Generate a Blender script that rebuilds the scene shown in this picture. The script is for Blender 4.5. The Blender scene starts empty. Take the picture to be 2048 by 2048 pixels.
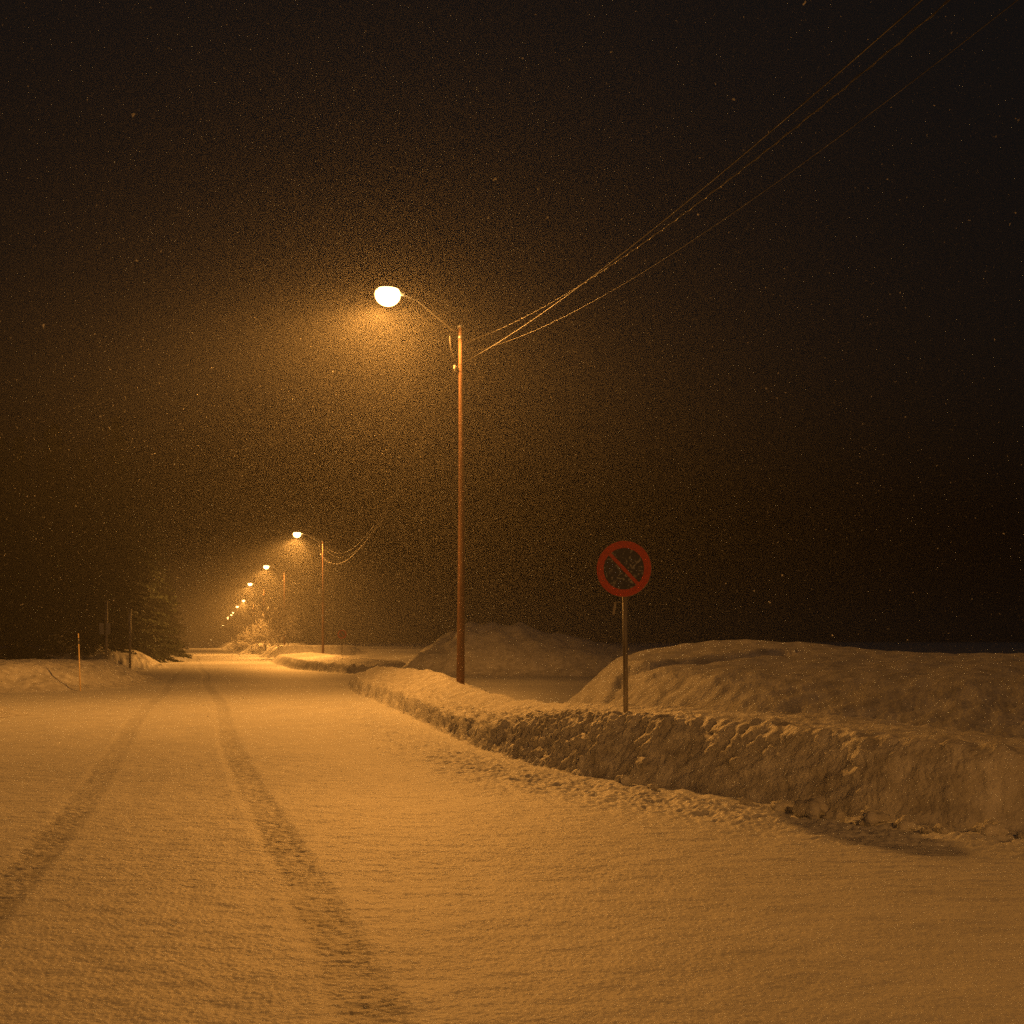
import bpy, math, random
import numpy as np
from mathutils import Vector, Matrix

# ---------------------------------------------------------------- camera, world, exposure
S = bpy.context.scene
C = S.collection
F = 2458.0            # focal length in pixels of the 2048 px photograph
HZ = 1283.0           # horizon row
EYE = 1.55            # camera height
LAMP_P = 4900.0
SODIUM = (1.0, 0.395, 0.064)

cd = bpy.data.cameras.new('camera'); cam = bpy.data.objects.new('camera', cd); C.objects.link(cam)
cam.location = (0, 0, EYE); cam.rotation_euler = (math.radians(90), 0, 0)
cd.sensor_width = 36; cd.lens = 36 * F / 2048; cd.shift_y = (HZ - 1024) / 2048
cd.clip_start = 0.05; cd.clip_end = 5000
S.camera = cam

w = bpy.data.worlds.new('World'); S.world = w; w.use_nodes = True
nt = w.node_tree; bg = nt.nodes['Background']
sky = nt.nodes.new('ShaderNodeTexSky'); sky.sky_type = 'NISHITA'; sky.sun_disc = False
sky.sun_elevation = math.radians(-3.7); sky.sun_rotation = math.radians(160)
hsv = nt.nodes.new('ShaderNodeHueSaturation'); hsv.inputs['Saturation'].default_value = 0.25
nt.links.new(sky.outputs[0], hsv.inputs['Color']); nt.links.new(hsv.outputs[0], bg.inputs[0])
bg.inputs[1].default_value = 0.15
w.cycles.sampling_method = 'NONE'
S.view_settings.view_transform = 'Standard'; S.view_settings.look = 'None'
S.view_settings.exposure = 0.0; S.view_settings.gamma = 1.0
cy = S.cycles
cy.max_bounces = 5; cy.diffuse_bounces = 3; cy.glossy_bounces = 1; cy.volume_bounces = 0
cy.transmission_bounces = 2; cy.transparent_max_bounces = 8
cy.use_denoising = False; cy.use_adaptive_sampling = False
cy.sample_clamp_indirect = 2.0; cy.sample_clamp_direct = 6.0
cy.caustics_reflective = False; cy.caustics_refractive = False

rnd = random.Random(7)

# ---------------------------------------------------------------- helpers
def tag(o, label=None, cat=None, group=None, kind=None):
    if label: o['label'] = label
    if cat: o['category'] = cat
    if group: o['group'] = group
    if kind: o['kind'] = kind
    return o

def empty(name, loc, rz=0):
    o = bpy.data.objects.new(name, None); C.objects.link(o)
    o.empty_display_size = 0.2
    o.location = loc; o.rotation_euler = (0, 0, rz)
    return o

def copy_tree(o, parent=None):
    c = o.copy(); C.objects.link(c); c.parent = parent
    for ch in list(o.children): copy_tree(ch, c)
    return c

def drop(px, D):       # ground x for a photo column at a depth
    return (px - 1024) / F * D

def zat(py, D):
    return EYE + (HZ - py) * D / F

def npmesh(name, v, q, mat, parent=None, smooth=True, k=4):
    me = bpy.data.meshes.new(name)
    v = np.asarray(v, dtype=np.float32); q = np.asarray(q, dtype=np.int32)
    me.vertices.add(len(v)); me.vertices.foreach_set('co', v.ravel())
    me.loops.add(q.size); me.loops.foreach_set('vertex_index', q.ravel())
    me.polygons.add(len(q))
    me.polygons.foreach_set('loop_start', np.arange(len(q), dtype=np.int32) * k)
    try: me.polygons.foreach_set('loop_total', np.full(len(q), k, dtype=np.int32))
    except Exception: pass
    me.polygons.foreach_set('use_smooth', np.full(len(q), smooth, dtype=bool))
    me.update(calc_edges=True); me.validate()
    me.materials.append(mat)
    o = bpy.data.objects.new(name, me); C.objects.link(o)
    if parent: o.parent = parent
    return o

class MB:
    def __init__(s): s.v = []; s.f = []
    def add(s, v, f):
        n = len(s.v); s.v += [tuple(p) for p in v]; s.f += [tuple(i + n for i in q) for q in f]
    def tube(s, pts, rad, n=8, cap=True):
        pts = [Vector(p) for p in pts]
        if not isinstance(rad, (list, tuple)): rad = [rad] * len(pts)
        up = None; vs = []; fs = []
        for i, p in enumerate(pts):
            d = (pts[min(i + 1, len(pts) - 1)] - pts[max(i - 1, 0)]).normalized()
            if up is None: up = Vector((0, 0, 1)) if abs(d.z) < .9 else Vector((1, 0, 0))
            a = d.cross(up).normalized(); up = a.cross(d).normalized()
            for k in range(n):
                t = 2 * math.pi * k / n
                vs.append(p + (a * math.cos(t) + up * math.sin(t)) * rad[i])
        for i in range(len(pts) - 1):
            for k in range(n):
                fs.append((i * n + k, i * n + (k + 1) % n, (i + 1) * n + (k + 1) % n, (i + 1) * n + k))
        if cap:
            fs.append(tuple(range(n))[::-1]); fs.append(tuple(range((len(pts) - 1) * n, len(pts) * n)))
        s.add(vs, fs)
    def box(s, c, d, rot=None):
        vs = []
        for x in (-.5, .5):
            for y in (-.5, .5):
                for z in (-.5, .5):
                    p = Vector((x * d[0], y * d[1], z * d[2]))
                    if rot: p = rot @ p
                    vs.append(p + Vector(c))
        s.add(vs, [(0, 1, 3, 2), (4, 6, 7, 5), (0, 4, 5, 1), (2, 3, 7, 6), (0, 2, 6, 4), (1, 5, 7, 3)])
    def build(s, name, mat, parent=None, smooth=True, bevel=0):
        me = bpy.data.meshes.new(name); me.from_pydata(s.v, [], s.f)
        me.polygons.foreach_set('use_smooth', [smooth] * len(me.polygons))
        me.materials.append(mat); me.update()
        o = bpy.data.objects.new(name, me); C.objects.link(o)
        if parent: o.parent = parent
        if bevel:
            m = o.modifiers.new('bevel', 'BEVEL'); m.width = bevel; m.segments = 2; m.limit_method = 'ANGLE'
        return o

# ---------------------------------------------------------------- materials
def base_mat(name, rough=.6):
    m = bpy.data.materials.new(name); m.use_nodes = True
    t = m.node_tree; b = t.nodes['Principled BSDF']; b.inputs['Roughness'].default_value = rough
    return m, t, b

def noise_mat(name, c1, c2, scale, rough=.7, bump=0.0, detail=6, stretch=None, bscale=None, dist=.01, metal=0, lo=.35, hi=.65):
    m, t, b = base_mat(name, rough)
    tc = t.nodes.new('ShaderNodeTexCoord'); mp = t.nodes.new('ShaderNodeMapping')
    t.links.new(tc.outputs['Object'], mp.inputs[0])
    if stretch: mp.inputs['Scale'].default_value = stretch
    n = t.nodes.new('ShaderNodeTexNoise'); n.inputs['Scale'].default_value = scale; n.inputs['Detail'].default_value = detail
    t.links.new(mp.outputs[0], n.inputs['Vector'])
    r = t.nodes.new('ShaderNodeValToRGB')
    r.color_ramp.elements[0].position = lo; r.color_ramp.elements[1].position = hi
    r.color_ramp.elements[0].color = (*c1, 1); r.color_ramp.elements[1].color = (*c2, 1)
    t.links.new(n.outputs[0], r.inputs[0]); t.links.new(r.outputs[0], b.inputs['Base Color'])
    b.inputs['Metallic'].default_value = metal
    if bump:
        n2 = t.nodes.new('ShaderNodeTexNoise'); n2.inputs['Scale'].default_value = bscale or scale * 2
        n2.inputs['Detail'].default_value = 5
        t.links.new(mp.outputs[0], n2.inputs['Vector'])
        bp = t.nodes.new('ShaderNodeBump'); bp.inputs['Strength'].default_value = bump; bp.inputs['Distance'].default_value = dist
        t.links.new(n2.outputs[0], bp.inputs['Height']); t.links.new(bp.outputs[0], b.inputs['Normal'])
    return m

M = {}
M['snow'] = noise_mat('fresh_snow', (.74, .75, .77), (.82, .83, .84), 1.3, .66, .55, bscale=38, dist=.02)
M['road'] = noise_mat('road_snow', (.72, .73, .75), (.82, .83, .84), 1.3, .66, .42, bscale=38, dist=.02)
_t = M['road'].node_tree; _b = _t.nodes['Principled BSDF']; _src = _b.inputs['Base Color'].links[0].from_socket
_at = _t.nodes.new('ShaderNodeAttribute'); _at.attribute_name = 'wear'
_n = _t.nodes.new('ShaderNodeTexNoise'); _n.inputs['Scale'].default_value = 22; _n.inputs['Detail'].default_value = 5
_mm = _t.nodes.new('ShaderNodeMath'); _mm.operation = 'MULTIPLY'; _t.links.new(_at.outputs['Fac'], _mm.inputs[0])
_mr = _t.nodes.new('ShaderNodeMapRange'); _mr.inputs['From Min'].default_value = .35; _mr.inputs['From Max'].default_value = .6; _mr.inputs['To Min'].default_value = .15; _mr.inputs['To Max'].default_value = .8
_t.links.new(_n.outputs[0], _mr.inputs[0]); _t.links.new(_mr.outputs[0], _mm.inputs[1])
_mx = _t.nodes.new('ShaderNodeMixRGB'); _mx.inputs[2].default_value = (.30, .29, .28, 1)
_t.links.new(_mm.outputs[0], _mx.inputs[0]); _t.links.new(_src, _mx.inputs[1]); _t.links.new(_mx.outputs[0], _b.inputs['Base Color'])
M['bank'] = noise_mat('ploughed_snow', (.50, .49, .48), (.80, .80, .81), 4.5, .62, .7, bscale=26, dist=.035, lo=.3)
M['field'] = noise_mat('field_snow', (.72, .73, .75), (.80, .81, .82), .6, .8, .3, bscale=9, dist=.03)
M['wood'] = noise_mat('weathered_pole_wood', (.10, .045, .026), (.24, .12, .065), 9, .8, .5, stretch=(1, 1, .06), bscale=30, dist=.01)
M['steel'] = noise_mat('galvanised_steel', (.32, .32, .33), (.5, .5, .5), 30, .45, metal=.6)
M['dark'] = noise_mat('dark_lamp_housing', (.06, .06, .06), (.12, .12, .12), 12, .5)
M['cable'] = noise_mat('bare_wire', (.09, .085, .08), (.24, .23, .22), 3, .28, metal=.85)
M['porcelain'] = noise_mat('insulator_glaze', (.5, .48, .45), (.7, .68, .62), 10, .25)
M['plastic'] = noise_mat('marker_plastic', (.65, .45, .2), (.8, .6, .3), 10, .5)
M['red'] = noise_mat('sign_red', (.50, .03, .02), (.62, .06, .03), 26, .45)
M['blue'] = noise_mat('frosted_sign_blue', (.008, .015, .06), (.30, .31, .33), 34, .5, lo=.54, hi=.66, detail=3)
M['post'] = noise_mat('sign_post_steel', (.17, .15, .13), (.42, .38, .33), 12, .5, metal=.3, stretch=(1, 1, .2))
M['twig'] = noise_mat('snow_dusted_bark', (.14, .11, .09), (.72, .72, .72), 3.5, .85, lo=.40, hi=.55)
M['bark'] = noise_mat('spruce_bark', (.05, .035, .025), (.10, .07, .05), 8, .9, stretch=(1, 1, .2))
M['needles'] = noise_mat('spruce_needles', (.008, .014, .008), (.03, .042, .02), 1.7, .85)
M['panel'] = noise_mat('grey_sign_back', (.25, .25, .25), (.38, .38, .38), 5, .5)

def emit_mat(name, col, s):
    m = bpy.data.materials.new(name); m.use_nodes = True; t = m.node_tree; t.nodes.clear()
    o = t.nodes.new('ShaderNodeOutputMaterial'); e = t.nodes.new('ShaderNodeEmission')
    n = t.nodes.new('ShaderNodeTexNoise'); n.inputs['Scale'].default_value = 6
    mr = t.nodes.new('ShaderNodeMapRange'); mr.inputs['To Min'].default_value = s * .8; mr.inputs['To Max'].default_value = s * 1.2
    t.links.new(n.outputs[0], mr.inputs[0]); t.links.new(mr.outputs[0], e.inputs[1])
    e.inputs[0].default_value = (*col, 1); t.links.new(e.outputs[0], o.inputs[0])
    m.cycles.emission_sampling = 'NONE'
    return m
M['glow'] = emit_mat('lit_sodium_bowl', (1, .55, .16), 120)

mf, tf, bf = base_mat('falling_flake', .6)
bf.inputs['Base Color'].default_value = (.85, .86, .88, 1)
tf.nodes.remove(bf)
d1 = tf.nodes.new('ShaderNodeBsdfDiffuse'); d2 = tf.nodes.new('ShaderNodeBsdfTranslucent'); ad = tf.nodes.new('ShaderNodeMixShader')
nn = tf.nodes.new('ShaderNodeTexNoise'); nn.inputs['Scale'].default_value = 2
rr = tf.nodes.new('ShaderNodeValToRGB'); rr.color_ramp.elements[0].color = (.7, .7, .72, 1); rr.color_ramp.elements[1].color = (.9, .9, .9, 1)
tf.links.new(nn.outputs[0], rr.inputs[0]); tf.links.new(rr.outputs[0], d1.inputs[0]); tf.links.new(rr.outputs[0], d2.inputs[0])
tf.links.new(d1.outputs[0], ad.inputs[1]); tf.links.new(d2.outputs[0], ad.inputs[2])
tf.links.new(ad.outputs[0], tf.nodes['Material Output'].inputs[0])
M['flake'] = mf

# ---------------------------------------------------------------- noise and plan shapes (numpy)
_r = np.random.RandomState(11)
P = _r.permutation(256); P = np.concatenate([P, P, P]).astype(np.int64)
G2 = np.stack([np.cos(np.arange(256) * 2.399), np.sin(np.arange(256) * 2.399)], 1)
def perlin(x, y, seed=0):
    x = x + seed * 17.31; y = y + seed * 9.73
    xi = np.floor(x).astype(np.int64); yi = np.floor(y).astype(np.int64)
    xf = x - xi; yf = y - yi
    u = xf * xf * xf * (xf * (xf * 6 - 15) + 10); v = yf * yf * yf * (yf * (yf * 6 - 15) + 10)
    def g(ix, iy, dx, dy):
        h = P[(P[(ix + seed) & 255] + iy) & 255]
        return G2[h, 0] * dx + G2[h, 1] * dy
    a = g(xi, yi, xf, yf); b = g(xi + 1, yi, xf - 1, yf); c = g(xi, yi + 1, xf, yf - 1); d = g(xi + 1, yi + 1, xf - 1, yf - 1)
    return 1.4 * ((a * (1 - u) + b * u) * (1 - v) + (c * (1 - u) + d * u) * v)
def fbm(x, y, o=3, seed=0):
    s = 0; a = 1; t = 0
    for i in range(o):
        s = s + a * perlin(x * 2 ** i, y * 2 ** i, seed + i); t += a; a *= .5
    return s / t
def sm(t):
    t = np.clip(t, 0, 1); return t * t * (3 - 2 * t)
def sdf(poly, x, y):       # positive inside
    n = len(poly); d = np.full(x.shape, 1e18); ins = np.zeros(x.shape, bool)
    for i in range(n):
        ax, ay = poly[i]; bx, by = poly[(i + 1) % n]
        ex, ey = bx - ax, by - ay
        wx, wy = x - ax, y - ay
        t = np.clip((wx * ex + wy * ey) / (ex * ex + ey * ey), 0, 1)
        d = np.minimum(d, (wx - ex * t) ** 2 + (wy - ey * t) ** 2)
        c = (ay > y) != (by > y)
        if abs(by - ay) > 1e-9:
            ins ^= c & (x < (bx - ax) * (y - ay) / (by - ay) + ax)
    return np.where(ins, 1, -1) * np.sqrt(d)
def spl(pts, n=4):         # rounded closed outline
    out = []
    k = len(pts)
    for i in range(k):
        p0, p1, p2, p3 = pts[i - 1], pts[i], pts[(i + 1) % k], pts[(i + 2) % k]
        for j in range(n):
            t = j / n
            out.append(tuple(.5 * (2 * b + (c - a) * t + (2 * a - 5 * b + 4 * c - d) * t * t + (3 * b - a - 3 * c + d) * t ** 3)
                             for a, b, c, d in zip(p0, p1, p2, p3)))
    return out

ROADK = -.2500
def road_right(y): return 2.95 - .2 * y          # only for far placements

BANKS = {}
# name: (polygon, heightfn kind)
roadside = spl([(-6.0, 45.2), (-4.75, 37), (-3.1, 30), (-1.72, 23.2), (-.42, 17.5), (.45, 15.0), (1.0, 13.75), (1.75, 12.75), (2.45, 11.7),
                (2.95, 10.8), (3.6, 10.15), (4.5, 9.75), (6.2, 9.3), (9, 8.8), (16, 8.2), (30, 7.4), (30, 9.5), (16, 10.2), (9, 11.0),
                (6.2, 11.7), (4.5, 13.1), (3.1, 15.0), (2.1, 17.2), (1.3, 19.7), (.65, 22.4), (-.25, 27), (-.65, 31.3), (-2.3, 38), (-4.1, 44.5), (-5.2, 46.3)], 3)
moundA = spl([(.75, 23.6), (.85, 20.6), (1.45, 18.2), (2.35, 16.5), (3.4, 15.1), (5.2, 13.7), (8, 12.6), (13, 11.9), (26, 11.2), (44, 11), (50, 26), (30, 33), (14, 34), (7, 32), (3.2, 30), (1.3, 26.8)], 3)
pileB = spl([(-6.5, 57), (-4, 54.6), (-.5, 53.6), (4, 53.2), (9, 53), (14, 55), (16, 60), (12, 67), (3, 69), (-4, 66)], 3)
bank2 = spl([(-12.6, 70), (-11.3, 66), (-9.0, 60.5), (-7.4, 57.2), (-5.5, 56), (-4.6, 60), (-6, 68), (-9, 80), (-13, 97), (-16.2, 104), (-18.4, 104.5), (-19.6, 101), (-17.6, 90), (-14.6, 78)], 3)
leftA = spl([(-13.1, 42), (-13.7, 38.8), (-16.2, 36.1), (-21, 34.2), (-30, 32), (-46, 28), (-60, 30), (-55, 41), (-30, 45), (-19, 50), (-15.4, 52), (-13.6, 47)], 3)
left0 = spl([(-10.1, 25.2), (-10.9, 23.2), (-13.5, 20.8), (-20, 18), (-34, 15), (-38, 22), (-20, 26), (-13, 27.4), (-10.7, 27)], 3)
leftB = spl([(-21.0, 75), (-19.9, 70), (-20.4, 65.5), (-24, 62.5), (-34, 60), (-60, 56), (-110, 60), (-140, 150), (-200, 420), (-129, 420), (-82, 270), (-50.5, 160), (-33, 103), (-25, 85)], 3)
far1 = spl([(-22.2, 110), (-20.8, 108.5), (-18, 109), (-14, 116), (-16, 132), (-24, 139), (-27.8, 138), (-27.2, 131), (-24.5, 119)], 3)
far2 = spl([(-30, 146), (-28, 145), (-24, 148), (-26, 165), (-36, 184), (-40.2, 184), (-39.4, 178), (-35, 160)], 3)
far3 = spl([(-43, 194), (-40, 192), (-34, 198), (-48, 245), (-66, 286), (-70, 286), (-68, 278), (-54, 230)], 3)
far4 = spl([(-74, 300), (-70, 297), (-60, 305), (-90, 420), (-118, 430), (-110, 415)], 3)

def wob(x, y): return perlin(x * 1.4, y * 1.4, 3) * .10 + perlin(x * 4.5, y * 4.5, 4) * .05

def height(x, y):
    """returns z and region id"""
    R = np.hypot(x, y)
    near = np.clip(1 - (R - 25) / 40, 0, 1)
    # base road surface
    z = .03 * fbm(x * .18, y * .18, 2, 5)
    z = z + (.009 * perlin(x * 2.6, y * 5.2, 8) + .005 * perlin(x * 6, y * 11, 9) + .0034 * perlin(x * 15, y * 30, 10)) * near
    z = z + .0035 * perlin(x * 40, y * 55, 12) * np.clip(1 - (R - 6) / 14, 0, 1)
    # tyre tracks
    wear = np.zeros(x.shape)
    for (a, b, wd, dp) in ((.68, -.2625, .17, .010), (-1.27, -.2515, .16, .009), ):
        off = np.abs(x - (a + b * y + .08 * np.sin(y * .23 + a) + .03 * perlin(y * .8, y * 0 + a, 2)))
        g = 1 - sm((off - wd * .5) / (wd * .75))
        fade = .8 + .4 * sm((perlin(x * .6, y * .35, 21) + .25) / .7)
        wear = np.maximum(wear, g * fade * (.55 + .45 * sm((14 - y) / 8)) * (.75 + .5 * perlin(x * 5, y * 3, 23)))
        z = z - dp * g * fade * sm((y - 2) / 3) + g * .008 * fade * perlin(x * 13, y * 22, 22) * near
        z = z + dp * .12 * np.exp(-((off - wd * 1.25) / .06) ** 2) * near * fade
    rid = np.zeros(x.shape, int)
    global WEAR
    WEAR = wear
    # roadside windrow texture near the right bank
    d1 = sdf(roadside, x, y) + perlin(x * 1.2, y * 1.2, 3) * .11 + perlin(x * 4.5, y * 4.5, 4) * .05 * sm((y - 14) / 4)
    wr = np.exp(-((d1 + .7) / .75) ** 2) * (d1 < .3) * sm((y - 6) / 5)
    z = z + wr * (.028 + .034 * perlin(x * 3.4 + y, y * 3.4, 30) + .026 * perlin(x * 8, y * 8 + x * 3, 31) + .014 * perlin(x * 19, y * 19, 32)) * (1 - .6 * sm((y - 22) / 20))
    # packed ruts of the side road in front of the wall
    sr = sm((x + .4 * (y - 8) - 1.0) / 3) * sm((13 - y) / 3) * (d1 < 0)
    z = z + sr * (.016 * perlin(x * 1.0, y * 6.5 + x * .7, 33) + .009 * perlin(x * 2.0, y * 15 + x, 34))
    ground = .55 + .35 * fbm(x * .03, y * .03, 3, 40)
    # open field to the right behind everything
    fld = sdf([(20, 34), (8, 36), (-2, 40), (-3, 47.5), (6, 49), (300, 30), (300, 34)], x, y)
    dfield = np.minimum(np.minimum(x + 3.0 + .145 * np.maximum(y - 70, 0) - 0, y - 69), 9e9)
    dfield = np.where(y > 69, x - (-9.5 - .262 * (y - 80)), -1)
    f = sm(dfield / 8) * (y > 69)
    z = np.where(dfield > 0, z + f * ground * 1.2, z); rid = np.where((dfield > 0), 9, rid)
    dfr = (x - 17) - .2 * np.abs(y - 40)
    f2 = sm(dfr / 12) * (y > 11)
    z = z + f2 * .5
    # banks
    def put(z, rid, poly, idn, hfun, rough=1.0, wall=.35, wb=1.0):
        d = sdf(poly, x, y) + wob(x, y) * wb
        h = hfun(d)
        e = sm((d + .02) / wall)
        n = (.055 * perlin(x * 1.1, y * 1.1, 50 + idn) + .028 * perlin(x * 3.1, y * 3.1, 51 + idn) * near) * rough
        zz = h + e * n
        up = d > 0
        return np.where(up, np.maximum(z, z * (1 - e) + zz * 1.0), z), np.where(up, idn, rid), d
    # the roadside bank
    w1 = .46 - .10 * sm((14 - y) / 3)
    ht = .76 + .14 * sm((y - 15) / 14) - .14 * sm((x - 3) / 2.5)
    front = .12 + .88 * sm((y - 12.2) / 2.5)
    chunk = (.075 * perlin(x * 4.3, y * 4.3, 60) + .05 * perlin(x * 11, y * 11, 61) + .028 * perlin(x * 26, y * 26, 62)) * near * front * .6
    ridge = np.abs(perlin((x * .97 - y * .25) * 1.0 * 5.5, (y + x * .25) * 11, 63))
    dd = d1 + chunk * 1.1
    soft = sm((y - 13.6) / 7)
    hard = sm(dd / w1) ** .75
    roll = .40 * sm(dd / .24) + .60 * sm(d1 / 2.1) ** .8
    prof = hard * (1 - soft) + roll * soft
    zb = ht * prof * (.94 + .10 * sm(d1 / 1.8))
    lip = np.exp(-((dd - w1 * 1.0) / .22) ** 2)
    zb = zb + sm(dd / .1) * ((.035 * perlin(x * 1.0, y * 1.0, 64) + .016 * perlin(x * 3.2, y * 3.2, 65) + .010 * perlin(x * 9, y * 9, 66) * near) + lip * (.045 * perlin(x * 7, y * 7, 67) - .05 * ridge * sm((y - 12) / 4)))
    face = sm(dd / .08) * (1 - sm((dd - w1 * .8) / .55))
    zb = zb + face * front * .7 * (.05 * perlin(x * 9 + 3, y * 9, 68) + .03 * perlin(x * 22, y * 22, 69)) * near
    # soft back edge
    z = np.where(dd > 0, np.maximum(z, zb), z); rid = np.where(d1 > -.02, 1, rid)
    # plough creases on the top
    z = z + (rid == 1) * sm((d1 - .5) / .3) * near * .02 * np.minimum(0, perlin(x * 1.2 + y * .3, y * 6 + x * 1.4, 70)) * 2
    # big mound behind
    def hA(d):
        crest = 1.0 * sm((d + .05) / (1.5 + 1.3 * sm((x - 2.5) / 3))) + .26 * sm((d - 1.0) / 5) + .16 * np.exp(-(((x - 3.9) / 3.2) ** 2 + ((y - 23) / 4.5) ** 2)) + .30 * np.exp(-(((x - 3.9) / 2.2) ** 2 + ((y - 24) / 3) ** 2))
        return crest * (1 - .25 * sm((x - 9) / 9) * sm((16 - y) / 5))
    z, rid, dA = put(z, rid, moundA, 2, hA, 1.0, .9)
    mf_ = sm(dA / .4) * (1 - sm((dA - 1.7) / 1.0)) * near
    z = z + mf_ * (.035 * perlin(x * 3.0, y * 3.0, 80) + .035 * np.minimum(perlin(x * 6 + y * 2, y * 4, 81), .1) + .018 * perlin(x * 14, y * 14, 82)) * (.5 + .8 * sm((x - 4) / 4))
    # cast shadow line across the mound, carved into its shape as a groove
    def groove(z, pts, dep, wd):
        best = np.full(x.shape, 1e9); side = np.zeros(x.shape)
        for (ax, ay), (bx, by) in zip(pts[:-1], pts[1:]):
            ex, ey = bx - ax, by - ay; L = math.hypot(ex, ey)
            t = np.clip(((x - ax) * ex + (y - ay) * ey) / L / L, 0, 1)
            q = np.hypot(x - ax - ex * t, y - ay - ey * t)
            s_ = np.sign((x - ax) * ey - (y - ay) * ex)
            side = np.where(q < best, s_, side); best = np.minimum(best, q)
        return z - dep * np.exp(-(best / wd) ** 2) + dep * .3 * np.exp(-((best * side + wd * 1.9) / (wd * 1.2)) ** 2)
    z = groove(z, [(1.45, 20.3), (1.72, 20.35), (1.92, 20.75), (2.3, 20.5), (2.9, 20.72), (4.05, 20.69), (4.6, 20.9)], .15 * (rid == 2), .13)
    z = groove(z, [(1.45, 14.4), (1.8, 13.7), (2.2, 13.0)], .02 * (rid == 1), .06)
    # the others
    def hB(d): return (.75 * sm(d / 3.5) + 1.45 * (1 + .5 * perlin(x * .8, y * .8, 120)) * np.exp(-(((x + .8) / 4.2) ** 2 + ((y - 60) / 4) ** 2)) + .35 * np.exp(-(((x - 5) / 4) ** 2 + ((y - 61) / 4) ** 2)))* sm((d + .4) / 3)
    z, rid, _ = put(z, rid, pileB, 3, hB, 3.6, 1.5)
    z, rid, _ = put(z, rid, bank2, 4, lambda d: .50 * sm((d + .05) / .8) + .42 * sm(d / 6), .9, .6)
    z, rid, dL = put(z, rid, leftA, 5, lambda d: .80 * sm((d + .1) / 2.4) ** .9 + .10 * sm((d - 2) / 4), 1.5, 1.2, 1.6)
    z = z + (rid == 5) * sm(dL / .8) * (.05 * perlin(x * 2.3, y * 2.3, 90) + .03 * perlin(x * 5.5, y * 5.5, 91))
    z, rid, _ = put(z, rid, left0, 6, lambda d: .75 * sm((d + .1) / 2.6), 1.0, 1.0)
    z, rid, _ = put(z, rid, leftB, 7, lambda d: (.95 * sm((d + .2) / 2.2) + 1.35 * sm((d - 1.5) / 6)) * (1 - .35 * sm((y - 90) / 80)), 1.8, 1.5, 2)
    z, rid, _ = put(z, rid, far1, 10, lambda d: 1.15 * sm((d + .1) / 2.2), 1.5, 1.2, 2)
    z, rid, _ = put(z, rid, far2, 11, lambda d: 1.35 * sm((d + .1) / 2.6), 1.5, 1.2, 2)
    z, rid, _ = put(z, rid, far3, 12, lambda d: 1.4 * sm((d + .1) / 3.0), 1.5, 1.2, 2)
    z, rid, _ = put(z, rid, far4, 13, lambda d: 1.5 * sm((d + .1) / 4.0), 1.5, 1.2, 2)
    # road beyond the pools of light heaves slightly
    z = z + .22 * sm((y - 95) / 60) * np.sin((y - 95) * .055) * (rid == 0) * (y > 95)
    rid = np.where((rid == 0) & ((x < -15.6 + ROADK * (y - 45) * .9 - .0) & (y > 45) | (x < -70) | (x > 60)), 9, rid)
    return z, rid, d1, near

def H(x, y):
    z, _, _, _ = height(np.array([float(x)]), np.array([float(y)])); return float(z[0])

# one tessellation of the ground, finest where it is seen closest
rad = [0.0]
r0 = .5
segs = [(4.4, .03), (8, .0024), (17, .0013), (30, .003), (55, .0045), (130, .008), (1050, .03)]
rs = [r0]
for lim, dl in segs:
    while rs[-1] < lim: rs.append(rs[-1] * (1 + dl))
rs = np.array(rs)
fine = np.arange(-25.5, 27.0, .045)
co = []
a = 27.0
while a < 360 - 25.5 - 1.0:
    co.append(a); a += min(3.0, .1 + .12 * min(a - 27, 334.5 - a))
ang = np.radians(np.concatenate([fine, np.array(co)]))
A, Rr = np.meshgrid(ang, rs)
X = np.sin(A) * Rr; Y = np.cos(A) * Rr
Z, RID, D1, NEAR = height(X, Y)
WEARV = WEAR.reshape(-1).astype(np.float32)
# push wall faces in and out a little, in plan, so that lumps overhang
wall = (np.exp(-((D1 - .22) / .3) ** 2)) * NEAR * (.62 + .2 * sm((Y - 12.2) / 2.5)) 
X2 = X + wall * (.06 * perlin(X * 4 + Z * 3, Z * 7 + Y * 4, 100) + .026 * perlin(X * 11 - Y * 4, Z * 14 + Y * 7, 101) + .010 * perlin(X * 27 - Y * 6, Z * 31 + Y * 9, 104))
Y2 = Y + wall * (.06 * perlin(X * 5 + Y * 2, Z * 6.5 - Y * 2, 102) + .026 * perlin(X * 12 + Y * 5, Z * 13 - X * 2, 103) + .010 * perlin(Y * 27 + X * 9, Z * 29, 105))
nr, na = X.shape
V = np.stack([X2, Y2, Z], -1).reshape(-1, 3)
i, j = np.meshgrid(np.arange(nr - 1), np.arange(na), indexing='ij')
j2 = (j + 1) % na
Q = np.stack([i * na + j, i * na + j2, (i + 1) * na + j2, (i + 1) * na + j], -1).reshape(-1, 4)[:, ::-1]
rid_f = RID.reshape(-1)[Q[:, 2]]
def region(ids, name, mat):
    q = Q[np.isin(rid_f, ids)]
    u, inv = np.unique(q, return_inverse=True)
    return npmesh(name, V[u], inv.reshape(-1, 4), mat)
ro = region([0], 'road', M['road']); tag(ro, kind='structure')
_u = np.unique(Q[np.isin(rid_f, [0])]); at_ = ro.data.attributes.new('wear', 'FLOAT', 'POINT')
if len(ro.data.vertices) == len(_u): at_.data.foreach_set('value', WEARV[_u])
tag(region([9], 'snow_field', M['field']), kind='structure')
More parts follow.
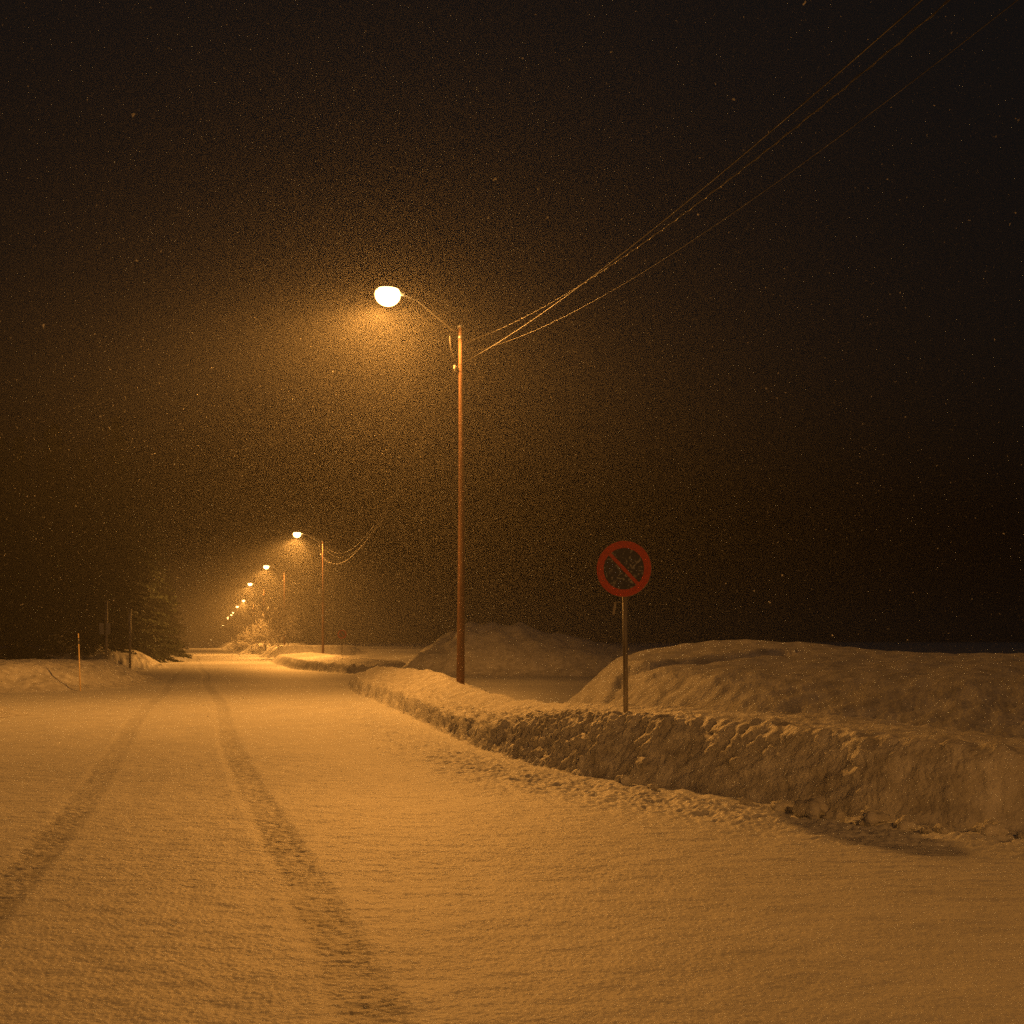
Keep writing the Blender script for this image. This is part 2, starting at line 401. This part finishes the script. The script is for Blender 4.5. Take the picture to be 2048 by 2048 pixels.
# the little disc under the tripod
mb = MB(); ring = V[:na]; mb.add([tuple(p) for p in ring] + [(0, 0, 0)], [(k, na, (k + 1) % na) for k in range(na)])
mb.build('ground', M['snow']); tag(bpy.data.objects['ground'], kind='structure')
GB = 'snow banks thrown up by the plough'
tag(region([1], 'snow_bank', M['bank']), 'long steep-sided snow bank curving along the right road edge under the nearest pole', 'snow bank', GB)
tag(region([2], 'snow_mound', M['bank']), 'broad rounded snow mound crossed by a shadow line carved as a dark groove behind the no parking sign', 'snow mound')
tag(region([3], 'snow_pile', M['bank']), 'dim peaked snow pile seen behind the foot of the nearest tall pole', 'snow pile')
tag(region([4], 'snow_bank', M['bank']), 'smooth bright snow bank with a dark shaded side, under the second pole', 'snow bank', GB)
tag(region([5], 'snow_bank', M['bank']), 'low wide snow bank on the left with the thin marker stick', 'snow bank', GB)
tag(region([6], 'snow_bank', M['bank']), 'small low tip of a snow bank cut by the left edge of the photo', 'snow bank', GB)
tag(region([7], 'snow_bank', M['bank']), 'dim sloping snow verge below the dark spruces on the left', 'snow bank', GB)
tag(region([10], 'snow_bank', M['bank']), 'rounded snow hump right of the road under the bare trees near the third pole', 'snow bank', GB)
tag(region([11], 'snow_bank', M['bank']), 'second rounded snow hump along the far right road edge', 'snow bank', GB)
tag(region([12], 'snow_bank', M['bank']), 'third and hazier snow hump along the far right road edge', 'snow bank', GB)
tag(region([13], 'snow_bank', M['bank']), 'farthest faint snow bank before the road vanishes', 'snow bank', GB)
del A, Rr, X, Y, Z, V, Q, X2, Y2

# loose lumps broken off the wall
def lump(seed, r):
    rn = random.Random(seed)
    import bmesh
    bm = bmesh.new(); bmesh.ops.create_icosphere(bm, subdivisions=3, radius=r)
    for v in bm.verts:
        c = v.co.normalized()
        k = 1 + .35 * math.sin(c.x * 3 + seed) * math.cos(c.y * 4 + seed * 2) + .12 * math.sin(c.z * 9 + c.x * 7 + seed) + rn.uniform(-.03, .03)
        v.co = Vector((c.x * r * k * 1.2, c.y * r * k, c.z * r * k * .75))
    me = bpy.data.meshes.new('snow_lump'); bm.to_mesh(me); bm.free()
    me.polygons.foreach_set('use_smooth', [True] * len(me.polygons)); me.materials.append(M['bank'])
    return me
lms = [lump(s, .1) for s in range(5)]
LP = [(2.42, 11.0, .85), (2.62, 10.72, 1.35), (2.78, 10.55, .7), (3.0, 10.25, 1.0), (3.2, 10.0, .8), (3.45, 9.85, .6), (3.3, 9.8, .4), (3.75, 9.62, .9), (2.5, 10.75, .4),
      (2.2, 11.6, .5), (1.45, 12.7, .5), (1.2, 13.1, .7), (3.95, 9.5, .5), (2.9, 10.2, .35)]
for k, (x, y, s) in enumerate(LP):
    o = bpy.data.objects.new('snow_lump', lms[k % 5]); C.objects.link(o)
    o.location = (x, y, H(x, y) + .045 * s); o.rotation_euler = (0, 0, k * 1.7); o.scale = (s, s, s)
    tag(o, 'small loose snow lump lying in the shade at the foot of the right bank', 'snow lump', 'snow lumps fallen from the right bank')

# ---------------------------------------------------------------- street lamps
def lamp_light(name, parent, loc, power, r=.17):
    L = bpy.data.lights.new(name, 'POINT'); L.energy = power; L.shadow_soft_size = r; L.color = SODIUM
    L.use_nodes = True; t = L.node_tree; e = t.nodes.get('Emission')
    tc = t.nodes.new('ShaderNodeTexCoord'); sp = t.nodes.new('ShaderNodeSeparateXYZ')
    t.links.new(tc.outputs['Normal'], sp.inputs[0])
    cr = t.nodes.new('ShaderNodeFloatCurve')
    mr = t.nodes.new('ShaderNodeMath'); mr.operation = 'MULTIPLY_ADD'; mr.inputs[1].default_value = -.5; mr.inputs[2].default_value = .5
    t.links.new(sp.outputs[2], mr.inputs[0])      # 1 = straight down, .5 = level, 0 = up
    cv = cr.mapping.curves[0]
    pts = [(0, .012), (.40, .025), (.50, .07), (.58, .26), (.64, .78), (.69, 1.0), (.77, .64), (.86, .44), (1, .3)]
    cv.points[0].location = pts[0]; cv.points[1].location = pts[-1]
    for p in pts[1:-1]: cv.points.new(*p)
    cr.mapping.update()
    t.links.new(mr.outputs[0], cr.inputs['Value']); 
    m2 = t.nodes.new('ShaderNodeMath'); m2.operation = 'MULTIPLY'; m2.inputs[1].default_value = 2.4
    # reflector shaped for the road: little light goes to the house side
    hs_ = t.nodes.new('ShaderNodeMapRange'); hs_.interpolation_type = 'SMOOTHSTEP'
    hs_.inputs['From Min'].default_value = .10; hs_.inputs['From Max'].default_value = .46
    hs_.inputs['To Min'].default_value = 1.0; hs_.inputs['To Max'].default_value = .26
    t.links.new(sp.outputs[0], hs_.inputs['Value'])
    m3 = t.nodes.new('ShaderNodeMath'); m3.operation = 'MULTIPLY'
    t.links.new(cr.outputs[0], m3.inputs[0]); t.links.new(hs_.outputs[0], m3.inputs[1])
    t.links.new(m3.outputs[0], m2.inputs[0]); t.links.new(m2.outputs[0], e.inputs['Strength'])
    o = bpy.data.objects.new(name, L); C.objects.link(o); o.parent = parent; o.location = loc
    return o

POLE_H = 9.05          # top of the pole above the road
LZ = 9.58
def make_street_lamp(full=True):
    root = empty('street_lamp', (0, 0, 0))
    mb = MB(); n = 14
    pts = [(.02 * math.sin(z * .35), .012 * math.cos(z * .5), z) for z in [(-.6 + (POLE_H + .6) * t / n) for t in range(n + 1)]]
    mb.tube(pts, [.105 - .048 * t / n for t in range(n + 1)], 14); mb.build('pole', M['wood'], root)
    mb = MB(); mb.tube([(0, 0, POLE_H), (0, 0, POLE_H + .05)], [.085, .08], 14); mb.build('pole_cap', M['steel'], root)
    mb = MB(); mb.tube([(0, 0, POLE_H - .28), (0, 0, POLE_H - .18)], [.066, .066], 14); mb.build('pole_band', M['steel'], root)
    # outreach arm, rising to the luminaire
    mb = MB()
    mb.tube([(-.05, 0, POLE_H - .1), (-.22, 0, POLE_H - .07), (-1.18, 0, LZ - .02), (-1.45, 0, LZ + .03), (-1.62, 0, LZ + .035)], .024, 8)
    mb.build('arm', M['steel'], root)
    mb = MB(); mb.tube([(-.26, 0, POLE_H - .06), (-.29, 0, POLE_H - .25), (-.27, 0, POLE_H - .55), (-.17, 0, POLE_H - .76), (-.06, 0, POLE_H - .84)], .011, 6)
    mb.build('feed_cable', M['cable'], root)
    # luminaire
    mb = MB(); segs = 12
    rings = [(-1.5, .03, .05), (-1.58, .07, .075), (-1.75, .12, .095), (-1.95, .14, .10), (-2.12, .12, .085), (-2.22, .05, .045)]
    vs = []; fs = []
    for (x, ry, rz) in rings:
        for k in range(segs):
            t = 2 * math.pi * k / segs; zz = math.sin(t) * rz
            vs.append((x, math.cos(t) * ry, LZ + .06 + (zz if zz > 0 else zz * .35)))
    for q in range(len(rings) - 1):
        for k in range(segs): fs.append((q * segs + k, q * segs + (k + 1) % segs, (q + 1) * segs + (k + 1) % segs, (q + 1) * segs + k))
    fs.append(tuple(range(segs))); fs.append(tuple(range((len(rings) - 1) * segs, len(rings) * segs))[::-1])
    mb.add(vs, fs); head = mb.build('lamp_head', M['dark'], root)
    mb = MB(); vs = []; fs = []
    for q in range(9):
        ph = -.5 + q / 8 * (math.pi / 2 + .48)
        for k in range(20):
            t = 2 * math.pi * k / 20
            vs.append((-1.92 + math.cos(t) * .30 * math.cos(ph), math.sin(t) * .28 * math.cos(ph), LZ - .02 - math.sin(ph) * .26))
    for q in range(8):
        for k in range(20): fs.append((q * 20 + k, q * 20 + (k + 1) % 20, (q + 1) * 20 + (k + 1) % 20, (q + 1) * 20 + k))
    mb.add(vs, fs); mb.build('lamp_bowl', M['glow'], head)
    # (light sits just under the bowl)
    # wire hooks: two on the right, one on the left
    for (sx, z) in ((1, POLE_H - .40), (1, POLE_H - .66), (-1, POLE_H - 1.06)):
        mb = MB(); r = .20 if sx > 0 else .16
        mb.tube([(sx * .05, 0, z + .02), (sx * (r - .04), 0, z - .01), (sx * r, 0, z + .02), (sx * r, 0, z + .10)], .011, 6)
        b = mb.build('hook', M['steel'], root)
        mb = MB(); mb.tube([(sx * r, 0, z + .06), (sx * r, 0, z + .09), (sx * r, 0, z + .10), (sx * r, 0, z + .15)], [.03, .035, .022, .028], 10)
        mb.build('insulator', M['porcelain'], b)
    mb = MB(); mb.tube([(.062, -.05, z) for z in (.6, 3, 5.5, POLE_H - .9)], .010, 6); mb.build('conduit', M['dark'], root)
    return root, head

proto, phead = make_street_lamp()
LIGHT = lamp_light('lamp_light', proto, (-1.92, 0, LZ - .36), LAMP_P)
lamps = [  # x, y, base z, label
    (-1.23, 29.4, 0, 'tallest and nearest wooden lamp pole with glaring orange lamp, standing in the right snow bank'),
    (-14.2, 92.3, 0, 'second wooden lamp pole along the road, with a grey box halfway up'),
    (-24.5, 132.3, 0, 'third lamp pole along the road, beside the bare trees'),
    (-34.7, 172, 0, 'fourth lamp pole along the road, hazy among bare branches'),
    (-50.9, 242, 0, 'fifth lamp pole, small and faint in the falling snow'),
    (-61.3, 283, 0, 'sixth lamp pole, a small glowing point in the haze'),
    (-75.4, 341, 0, 'seventh lamp pole, lower glowing point in the haze'),
    (-83.0, 372, 0, 'eighth and tiny far lamp, uppermost of the close cluster of three'),
    (-88.5, 391, -.3, 'tiny far lamp, middle of the close cluster of three'),
    (-97.0, 428, 0, 'tiny far lamp, lowest of the close cluster of three'),
    (-142, 612, 0, 'last lamp but one, faint point low over the vanishing road'),
    (-227, 935, -6.6, 'most distant lamp, faint point right on the horizon'),
    (8.8, -10.6, 0, 'wooden lamp pole behind the viewer carrying the near ends of the overhead wires'),
]
roots = []
FARL = LIGHT.data.copy(); FARL.energy = LAMP_P * 2.0
yaw = math.atan(.245)
for k, (x, y, z, lb) in enumerate(lamps):
    o = proto if k == 0 else copy_tree(proto)
    o.location = (x, y, z); o.rotation_euler = (0, 0, math.radians(31) if k == 0 else yaw)
    if k == 12:
        for ch in o.children:
            if ch.type == 'LIGHT': ch.data = ch.data.copy(); ch.data.energy = LAMP_P * .42
    tag(o, lb, 'street lamp', 'lamp poles in a row along the right side of the road')
    roots.append(o)
    if k == 0: LIGHT.rotation_euler.z = math.radians(-27)      # reflector turned back towards the road
    for ch in o.children:
        if k and ch.type == 'LIGHT': ch.rotation_euler.z = 0
    if 1 <= k <= 4:
        for ch in o.children:
            if ch.type == 'LIGHT': ch.data = FARL
    if 5 <= k <= 11:      # too far off for their own pools of light to reach anything in sight
        for ch in list(o.children):
            if ch.type == 'LIGHT': bpy.data.objects.remove(ch)
# second pole carries a fuse box and a second bracket
for (k, zb) in ((1, 5.3), (3, 6.4)):
    mb = MB(); mb.box((-.2, -.02, zb), (.22, .2, .34)); mb.box((-.2, -.02, zb + .19), (.27, .25, .04)); mb.build('fuse_box', M['panel'], roots[k], smooth=False, bevel=.01)
    mb = MB(); mb.tube([(-.1, 0, zb + .05), (.28, 0, zb + .02), (.30, 0, zb - .5), (.1, 0, zb - .75)], .018, 6)
    mb.build('cable_bracket', M['cable'], roots[k])
mb = MB(); mb.tube([(.09, 0, 7.6), (.2, 0, 7.5), (.2, 0, 7.0), (.1, 0, 6.8)], .022, 6); mb.build('cable_loop', M['cable'], roots[1])

# ---------------------------------------------------------------- overhead wires
def hook(o, sx, z):
    r = .20 if sx > 0 else .16
    c, s = math.cos(o.rotation_euler.z), math.sin(o.rotation_euler.z)
    return Vector((o.location.x + sx * r * c, o.location.y + sx * r * s, z + .1))
order = [12, 0, 1, 2, 3, 4]
wl = ['upper', 'middle', 'lower']
span = {0: 'between the nearest pole and the frame top right', 1: 'between the nearest pole and the second pole',
        2: 'sagging between the second and third poles', 3: 'sagging between the third and fourth poles', 4: 'between the fourth and fifth poles'}
for s_ in range(5):
    a_, b_ = roots[order[s_]], roots[order[s_ + 1]]
    for q, (sx, zh) in enumerate(((1, POLE_H - .40), (1, POLE_H - .66), (-1, POLE_H - 1.06))):
        p, e = hook(a_, sx, zh), hook(b_, sx, zh)
        L = (p - e).length; sag = [.00105, .00115, .00118][q] * L * L if s_ != 1 else .00055 * L * L
        if s_ == 0: sag = (1.75, 1.94, 1.2)[q]
        pts = []
        N = 60
        for t in range(N + 1):
            u = t / N; pt = p.lerp(e, u); pt.z -= 4 * sag * u * (1 - u); pts.append(pt)
        base = pts[0].copy()
        mb = MB()
        rr_ = (.005, .004, .0075)[q]
        mb.tube([pt - base for pt in pts], rr_, 5)
        if q == 0 and s_ == 0:      # a second strand twisted round the first
            tw = []
            for t in range(900):
                u = t / 899; pt = p.lerp(e, u); pt.z -= 4 * sag * u * (1 - u)
                an = u * L / .5 * 2 * math.pi
                d = (e - p).normalized(); a1 = d.cross(Vector((0, 0, 1))).normalized(); a2 = a1.cross(d)
                tw.append(pt - base + (a1 * math.cos(an) + a2 * math.sin(an)) * .011)
            mb.tube(tw, .004, 4)
        o = mb.build('overhead_wire', M['cable']); o.location = base
        tag(o, f'{wl[q]} overhead wire {span[s_]}', 'wire', 'overhead wires strung from pole to pole')

# ---------------------------------------------------------------- no parking sign
def make_sign(h_post, R=.30):
    root = empty('no_parking_sign', (0, 0, 0))
    mb = MB(); mb.tube([(0, 0, -.6), (0, 0, h_post)], .029, 14); mb.build('post', M['post'], root)
    N = 64
    zc = h_post + R - .10
    def disc(r, y, n=N): return [(r * math.cos(2 * math.pi * k / n), y, zc + r * math.sin(2 * math.pi * k / n)) for k in range(n)]
    # back plate with a rim
    mb = MB(); vs = disc(R, -.034) + disc(R, -.044) ; fs = [(k, (k + 1) % N, N + (k + 1) % N, N + k) for k in range(N)]
    fs += [tuple(range(N)), tuple(range(N, 2 * N))[::-1]]; mb.add(vs, fs); mb.build('back_plate', M['panel'], root, smooth=False)
    mb = MB(); mb.add(disc(R * .775, -.048), [tuple(range(N))[::-1]]); mb.build('blue_disc', M['blue'], root, smooth=False)
    mb = MB(); a_ = disc(R - .002, -.052); b_ = disc(R * .74, -.052); c_ = disc(R - .002, -.046); d_ = disc(R * .74, -.046)
    mb.add(a_ + b_ + c_ + d_, [(k, (k + 1) % N, N + (k + 1) % N, N + k) for k in range(N)] + [(k, (k + 1) % N, 2 * N + (k + 1) % N, 2 * N + k) for k in range(N)] + [(N + k, N + (k + 1) % N, 3 * N + (k + 1) % N, 3 * N + k) for k in range(N)])
    mb.build('red_ring', M['red'], root, smooth=False)
    mb = MB(); rot = Matrix.Rotation(math.radians(47), 3, 'Y'); mb.box((0, -.0515, zc), (R * 1.52, .006, R * .125), rot); mb.build('red_bar', M['red'], root, smooth=False)
    mb = MB(); mb.box((0, -.014, zc - .16), (.09, .04, .03)); mb.box((0, -.014, zc + .1), (.09, .04, .03)); mb.build('clamp', M['steel'], root, smooth=False)
    return root, zc
DS = 14.6
ns, zc = make_sign(1.32, .333)
sx, sy = drop(1251.5, DS), DS
hs = H(sx, sy)
ns.location = (sx, sy, hs - .01)
ns.rotation_euler = (0, math.radians(-.4), math.radians(-19))
# move the whole disc to the photographed height by sliding it on its post
dz = zat(1138, DS) - (ns.location.z + zc)
for ch in ns.children:
    if ch.name.split('.')[0] != 'post': ch.location.z += dz
    else: ch.location.z += dz * .9
mb = MB()
zb = zat(1204, DS) - ns.location.z
mb.tube([(-.02, -.01, zb), (-.115, -.01, zb + .002)], .004, 6)
rot = Matrix.Rotation(math.radians(9), 3, 'Y')
mb.box((-.128, -.01, zb - .075), (.026, .008, .15), rot)
mb.build('side_plate', M['post'], ns, smooth=False)
tag(ns, 'red ringed no parking sign with diagonal bar on a post in the right snow bank', 'road sign')
fs_, _ = make_sign(1.25)
xf, yf = drop(684, 82), 82
fs_.location = (xf, yf, H(xf, yf) - .02); fs_.rotation_euler = (0, 0, math.radians(8))
fs_.name = 'round_sign'
tag(fs_, 'small dark round sign on a post, far off beside the second pole', 'road sign')

# ---------------------------------------------------------------- left side bits
xm, ym = drop(161.5, 38.4), 38.4
mk = empty('marker_stick', (xm, ym, H(xm, ym)))
mb = MB(); t_ = zat(1267, 38.4) - mk.location.z
mb.tube([(0, 0, -.3), (-.012, 0, 0), (-.075, 0, t_)], [.022, .022, .018], 8); mb.build('stick', M['plastic'], mk)
mb = MB(); mb.tube([(-.063, 0, t_ * .82), (-.070, 0, t_ * .92)], .026, 8); mb.build('reflector_band', M['cable'], mk)
tag(mk, 'thin upright marker stick leaning slightly, stuck in the left snow bank', 'marker stick')

def post_thing(px, D, top, label, plates):
    x = drop(px, D); z = H(x, D); o = empty('sign_post', (x, D, z))
    mb = MB(); ht = zat(top, D) - z; mb.tube([(0, 0, -.4), (0, 0, ht)], .06, 10); mb.build('post', M['post'], o)
    for (dx, dz_, w_, h_) in plates:
        mb = MB(); mb.box((dx, -.08, ht + dz_), (w_, .03, h_)); mb.build('sign_plate', M['panel'], o, smooth=False, bevel=.01)
    tag(o, label, 'sign post'); return o
post_thing(213, 60, 1202, 'dim post carrying two upright pale plates side by side, under the spruces', [(-.22, -1.35, .22, .55), (.11, -1.35, .2, .55)])
post_thing(260, 63, 1218, 'plain dim post right of the two-plate post, under the spruces', [(.0, -.5, .12, .4)])

# ---------------------------------------------------------------- trees
def spruce_mesh(seed, h, rb):
    rn = np.random.RandomState(seed); vs = []; k = 0
    nw = int(h * 3.4)
    for wv in range(nw):
        t = (wv + rn.uniform(-.3, .3)) / nw
        z = .9 + t * (h - 1.0)
        L = rb * (1 - t) ** .85 * rn.uniform(.8, 1.12) + .12
        nb = int(7 + 5 * (1 - t))
        for b in range(nb):
            an = rn.uniform(0, 2 * math.pi); l = L * rn.uniform(.6, 1.15)
            ca, sa = math.cos(an), math.sin(an)
            m = max(5, int(l * 10))
            for s in range(m):
                u = (s + rn.uniform(0, 1)) / m
                r = l * u; zz = z - .42 * l * u ** 1.3 + .16 * l * u ** 3
                wdt = .32 * l * (1 - u) ** .6 * .5 + .06
                for q in range(3):
                    side = rn.uniform(-1, 1) * wdt
                    c = np.array([ca * r - sa * side, sa * r + ca * side, zz + rn.uniform(-.08, .05)])
                    d = np.array([ca * .5 - sa * np.sign(side) * .6, sa * .5 + ca * np.sign(side) * .6, -.45]) * rn.uniform(.18, .34)
                    e = rn.normal(size=3) * .055
                    vs += [c - e, c + e, c + d + rn.normal(size=3) * .03]
    v = np.array(vs); f = np.arange(len(v)).reshape(-1, 3)
    return v, f
def spruce(seed, h, rb):
    root = empty('spruce_tree', (0, 0, 0))
    mb = MB(); mb.tube([(0, 0, -.8), (.03, 0, h * .3), (-.04, .02, h * .7), (0, 0, h - .2)], [.02 * h * .8, .015 * h * .8, .008 * h * .8, .015], 10); mb.build('trunk', M['bark'], root)
    v, f = spruce_mesh(seed, h, rb); npmesh('crown', v, f, M['needles'], root, False, 3)
    return root
sp = [spruce(1, 14, 2.9), spruce(2, 12, 2.7), spruce(3, 16, 3.1)]
SPR = [ # px, D, top row, proto, label
    (232, 76, 822, 2, 'tallest dark spruce of the left group, its tip standing over the road edge'),
    (296, 92, 968, 0, 'dark spruce just right of the tallest one on the left'),
    (338, 118, 1140, 1, 'smallest right-hand spruce of the left group, nearest the glowing road'),
    (170, 66, 880, 0, 'dark spruce left of the tallest one, above the two-plate post'),
    (105, 70, 830, 1, 'dark spruce above the marker stick'),
    (38, 62, 860, 2, 'dark spruce second from the left edge of the photo'),
    (-20, 74, 780, 0, 'dark spruce cut by the left edge of the photo'),
    (270, 128, 1060, 2, 'hazy spruce farther back between the road side spruces'),
    (318, 160, 1120, 0, 'farthest hazy spruce left of the vanishing road'),
]
used = set()
for px, D, top, pi, lb in SPR:
    x = drop(px, D); z = H(x, D); hh = zat(top, D) - z
    o = sp[pi] if pi not in used else copy_tree(sp[pi]); used.add(pi)
    s = hh / (14, 12, 16)[pi]
    o.location = (x, D, z - .1); o.scale = (max(s, .75), max(s, .75), s); o.rotation_euler = (0, 0, px)
    tag(o, lb, 'spruce tree', 'dark spruces left of the road')
def bare(seed, h):
    rn = random.Random(seed); root = empty('bare_tree', (0, 0, 0)); trunk = MB(); crown = MB()
    def grow(p, d, l, r, lev, mb):
        pts = [p]; rs_ = [r]; n = 4
        for s in range(n):
            d = (d + Vector((rn.uniform(-.16, .16), rn.uniform(-.16, .16), rn.uniform(-.05, .13)))).normalized()
            p = p + d * l / n; pts.append(p); rs_.append(max(.019, r * (1 - .55 * (s + 1) / n)))
        mb.tube(pts, rs_, 5 if lev < 2 else 3, cap=False)
        if lev >= 4: return
        for b in range(rn.choice((4, 5, 6)) if lev < 2 else rn.choice((3, 4, 5))):
            u = rn.uniform(.25, 1); q = pts[0].lerp(pts[-1], u) if lev == 0 else pts[min(n, int(u * n + .5))]
            if lev == 0: q = pts[min(n, max(1, int(u * n + .5)))]
            a_ = rn.uniform(0, 2 * math.pi); sd = d.cross(Vector((math.cos(a_), math.sin(a_), .2))).normalized()
            grow(q, (d * .75 + sd * rn.uniform(.5, 1.0)).normalized(), l * rn.uniform(.5, .78), r * .5, lev + 1, crown)
    for st in range(2):
        grow(Vector((rn.uniform(-.2, .2), rn.uniform(-.2, .2), -.3)), Vector((rn.uniform(-.25, .25), rn.uniform(-.2, .2), 1)).normalized(), h * .55, .012 * h, 0, trunk)
    trunk.build('trunk', M['twig'], root); crown.build('branches', M['twig'], root)
    return root
bt = [bare(5, 6.0), bare(9, 6.0)]
BT = [(553, 117, 1192, 0, 'bare snow-dusted tree lit orange beside the third pole'),
      (531, 138, 1210, 1, 'bare snow-dusted tree just left of the third pole'),
      (500, 158, 1212, 0, 'bare bushy tree glowing in the haze below the fourth lamp'),
      (478, 200, 1226, 1, 'faint bare tree, leftmost of those beside the far road'),
      (576, 124, 1222, 1, 'low bare tree, rightmost of the lit trees by the third pole')]
used = set()
for k, (px, D, top, pi, lb) in enumerate(BT):
    x = drop(px, D); z = H(x, D)
    o = bt[pi] if pi not in used else copy_tree(bt[pi]); used.add(pi)
    s = (zat(top, D) - z) / 6.6
    o.location = (x, D, z); o.scale = (s * 1.15, s * 1.15, s); o.rotation_euler = (0, 0, k * 2.1)
    tag(o, lb, 'bare tree', 'bare trees right of the far road')

# ---------------------------------------------------------------- falling snow (real flakes, hanging in the air)
rn = np.random.RandomState(3)
NF = 170000
yy = 6.5 + (rn.rand(NF) ** .62) * 60
xx = (rn.rand(NF) * 1.16 - .58) * yy * .90 - .01 * yy
zz = rn.rand(NF) * 20
keep = (zz < EYE + .58 * yy) & (zz > .9)
xx, yy, zz = xx[keep], yy[keep], zz[keep]; NF = len(xx)
sz = .004 + .005 * rn.rand(NF) ** 2 + .006 * (rn.rand(NF) > .985)
c = np.stack([xx, yy, zz], 1)
tet = rn.normal(size=(NF, 4, 3)); tet /= np.linalg.norm(tet, axis=2, keepdims=True)
vv = (c[:, None, :] + tet * sz[:, None, None] * 1.2).reshape(-1, 3)
bi = np.arange(NF)[:, None, None] * 4
ff = (np.array([[0, 1, 2], [0, 2, 3], [0, 3, 1], [1, 3, 2]])[None] + bi).reshape(-1, 3)
fl = npmesh('snowfall', vv, ff, M['flake'], None, False, 3)
tag(fl, 'fine flakes of falling snow filling the lamplit air', 'falling snow', kind='stuff')

# ---------------------------------------------------------------- haze
mb = MB(); mb.box((0, 0, 5), (2300, 2300, 26))
m = bpy.data.materials.new('snow_haze'); m.use_nodes = True; t = m.node_tree; t.nodes.clear()
out = t.nodes.new('ShaderNodeOutputMaterial'); pv = t.nodes.new('ShaderNodeVolumePrincipled')
pv.inputs['Color'].default_value = (.9, .9, .9, 1); pv.inputs['Density'].default_value = .0020; pv.inputs['Anisotropy'].default_value = .65
t.links.new(pv.outputs[0], out.inputs['Volume'])
m.cycles.volume_sampling = 'EQUIANGULAR'; m.cycles.homogeneous_volume = True
hz = mb.build('haze', m, smooth=False); tag(hz, 'thin snowy haze glowing around the lamps', 'haze', kind='stuff')
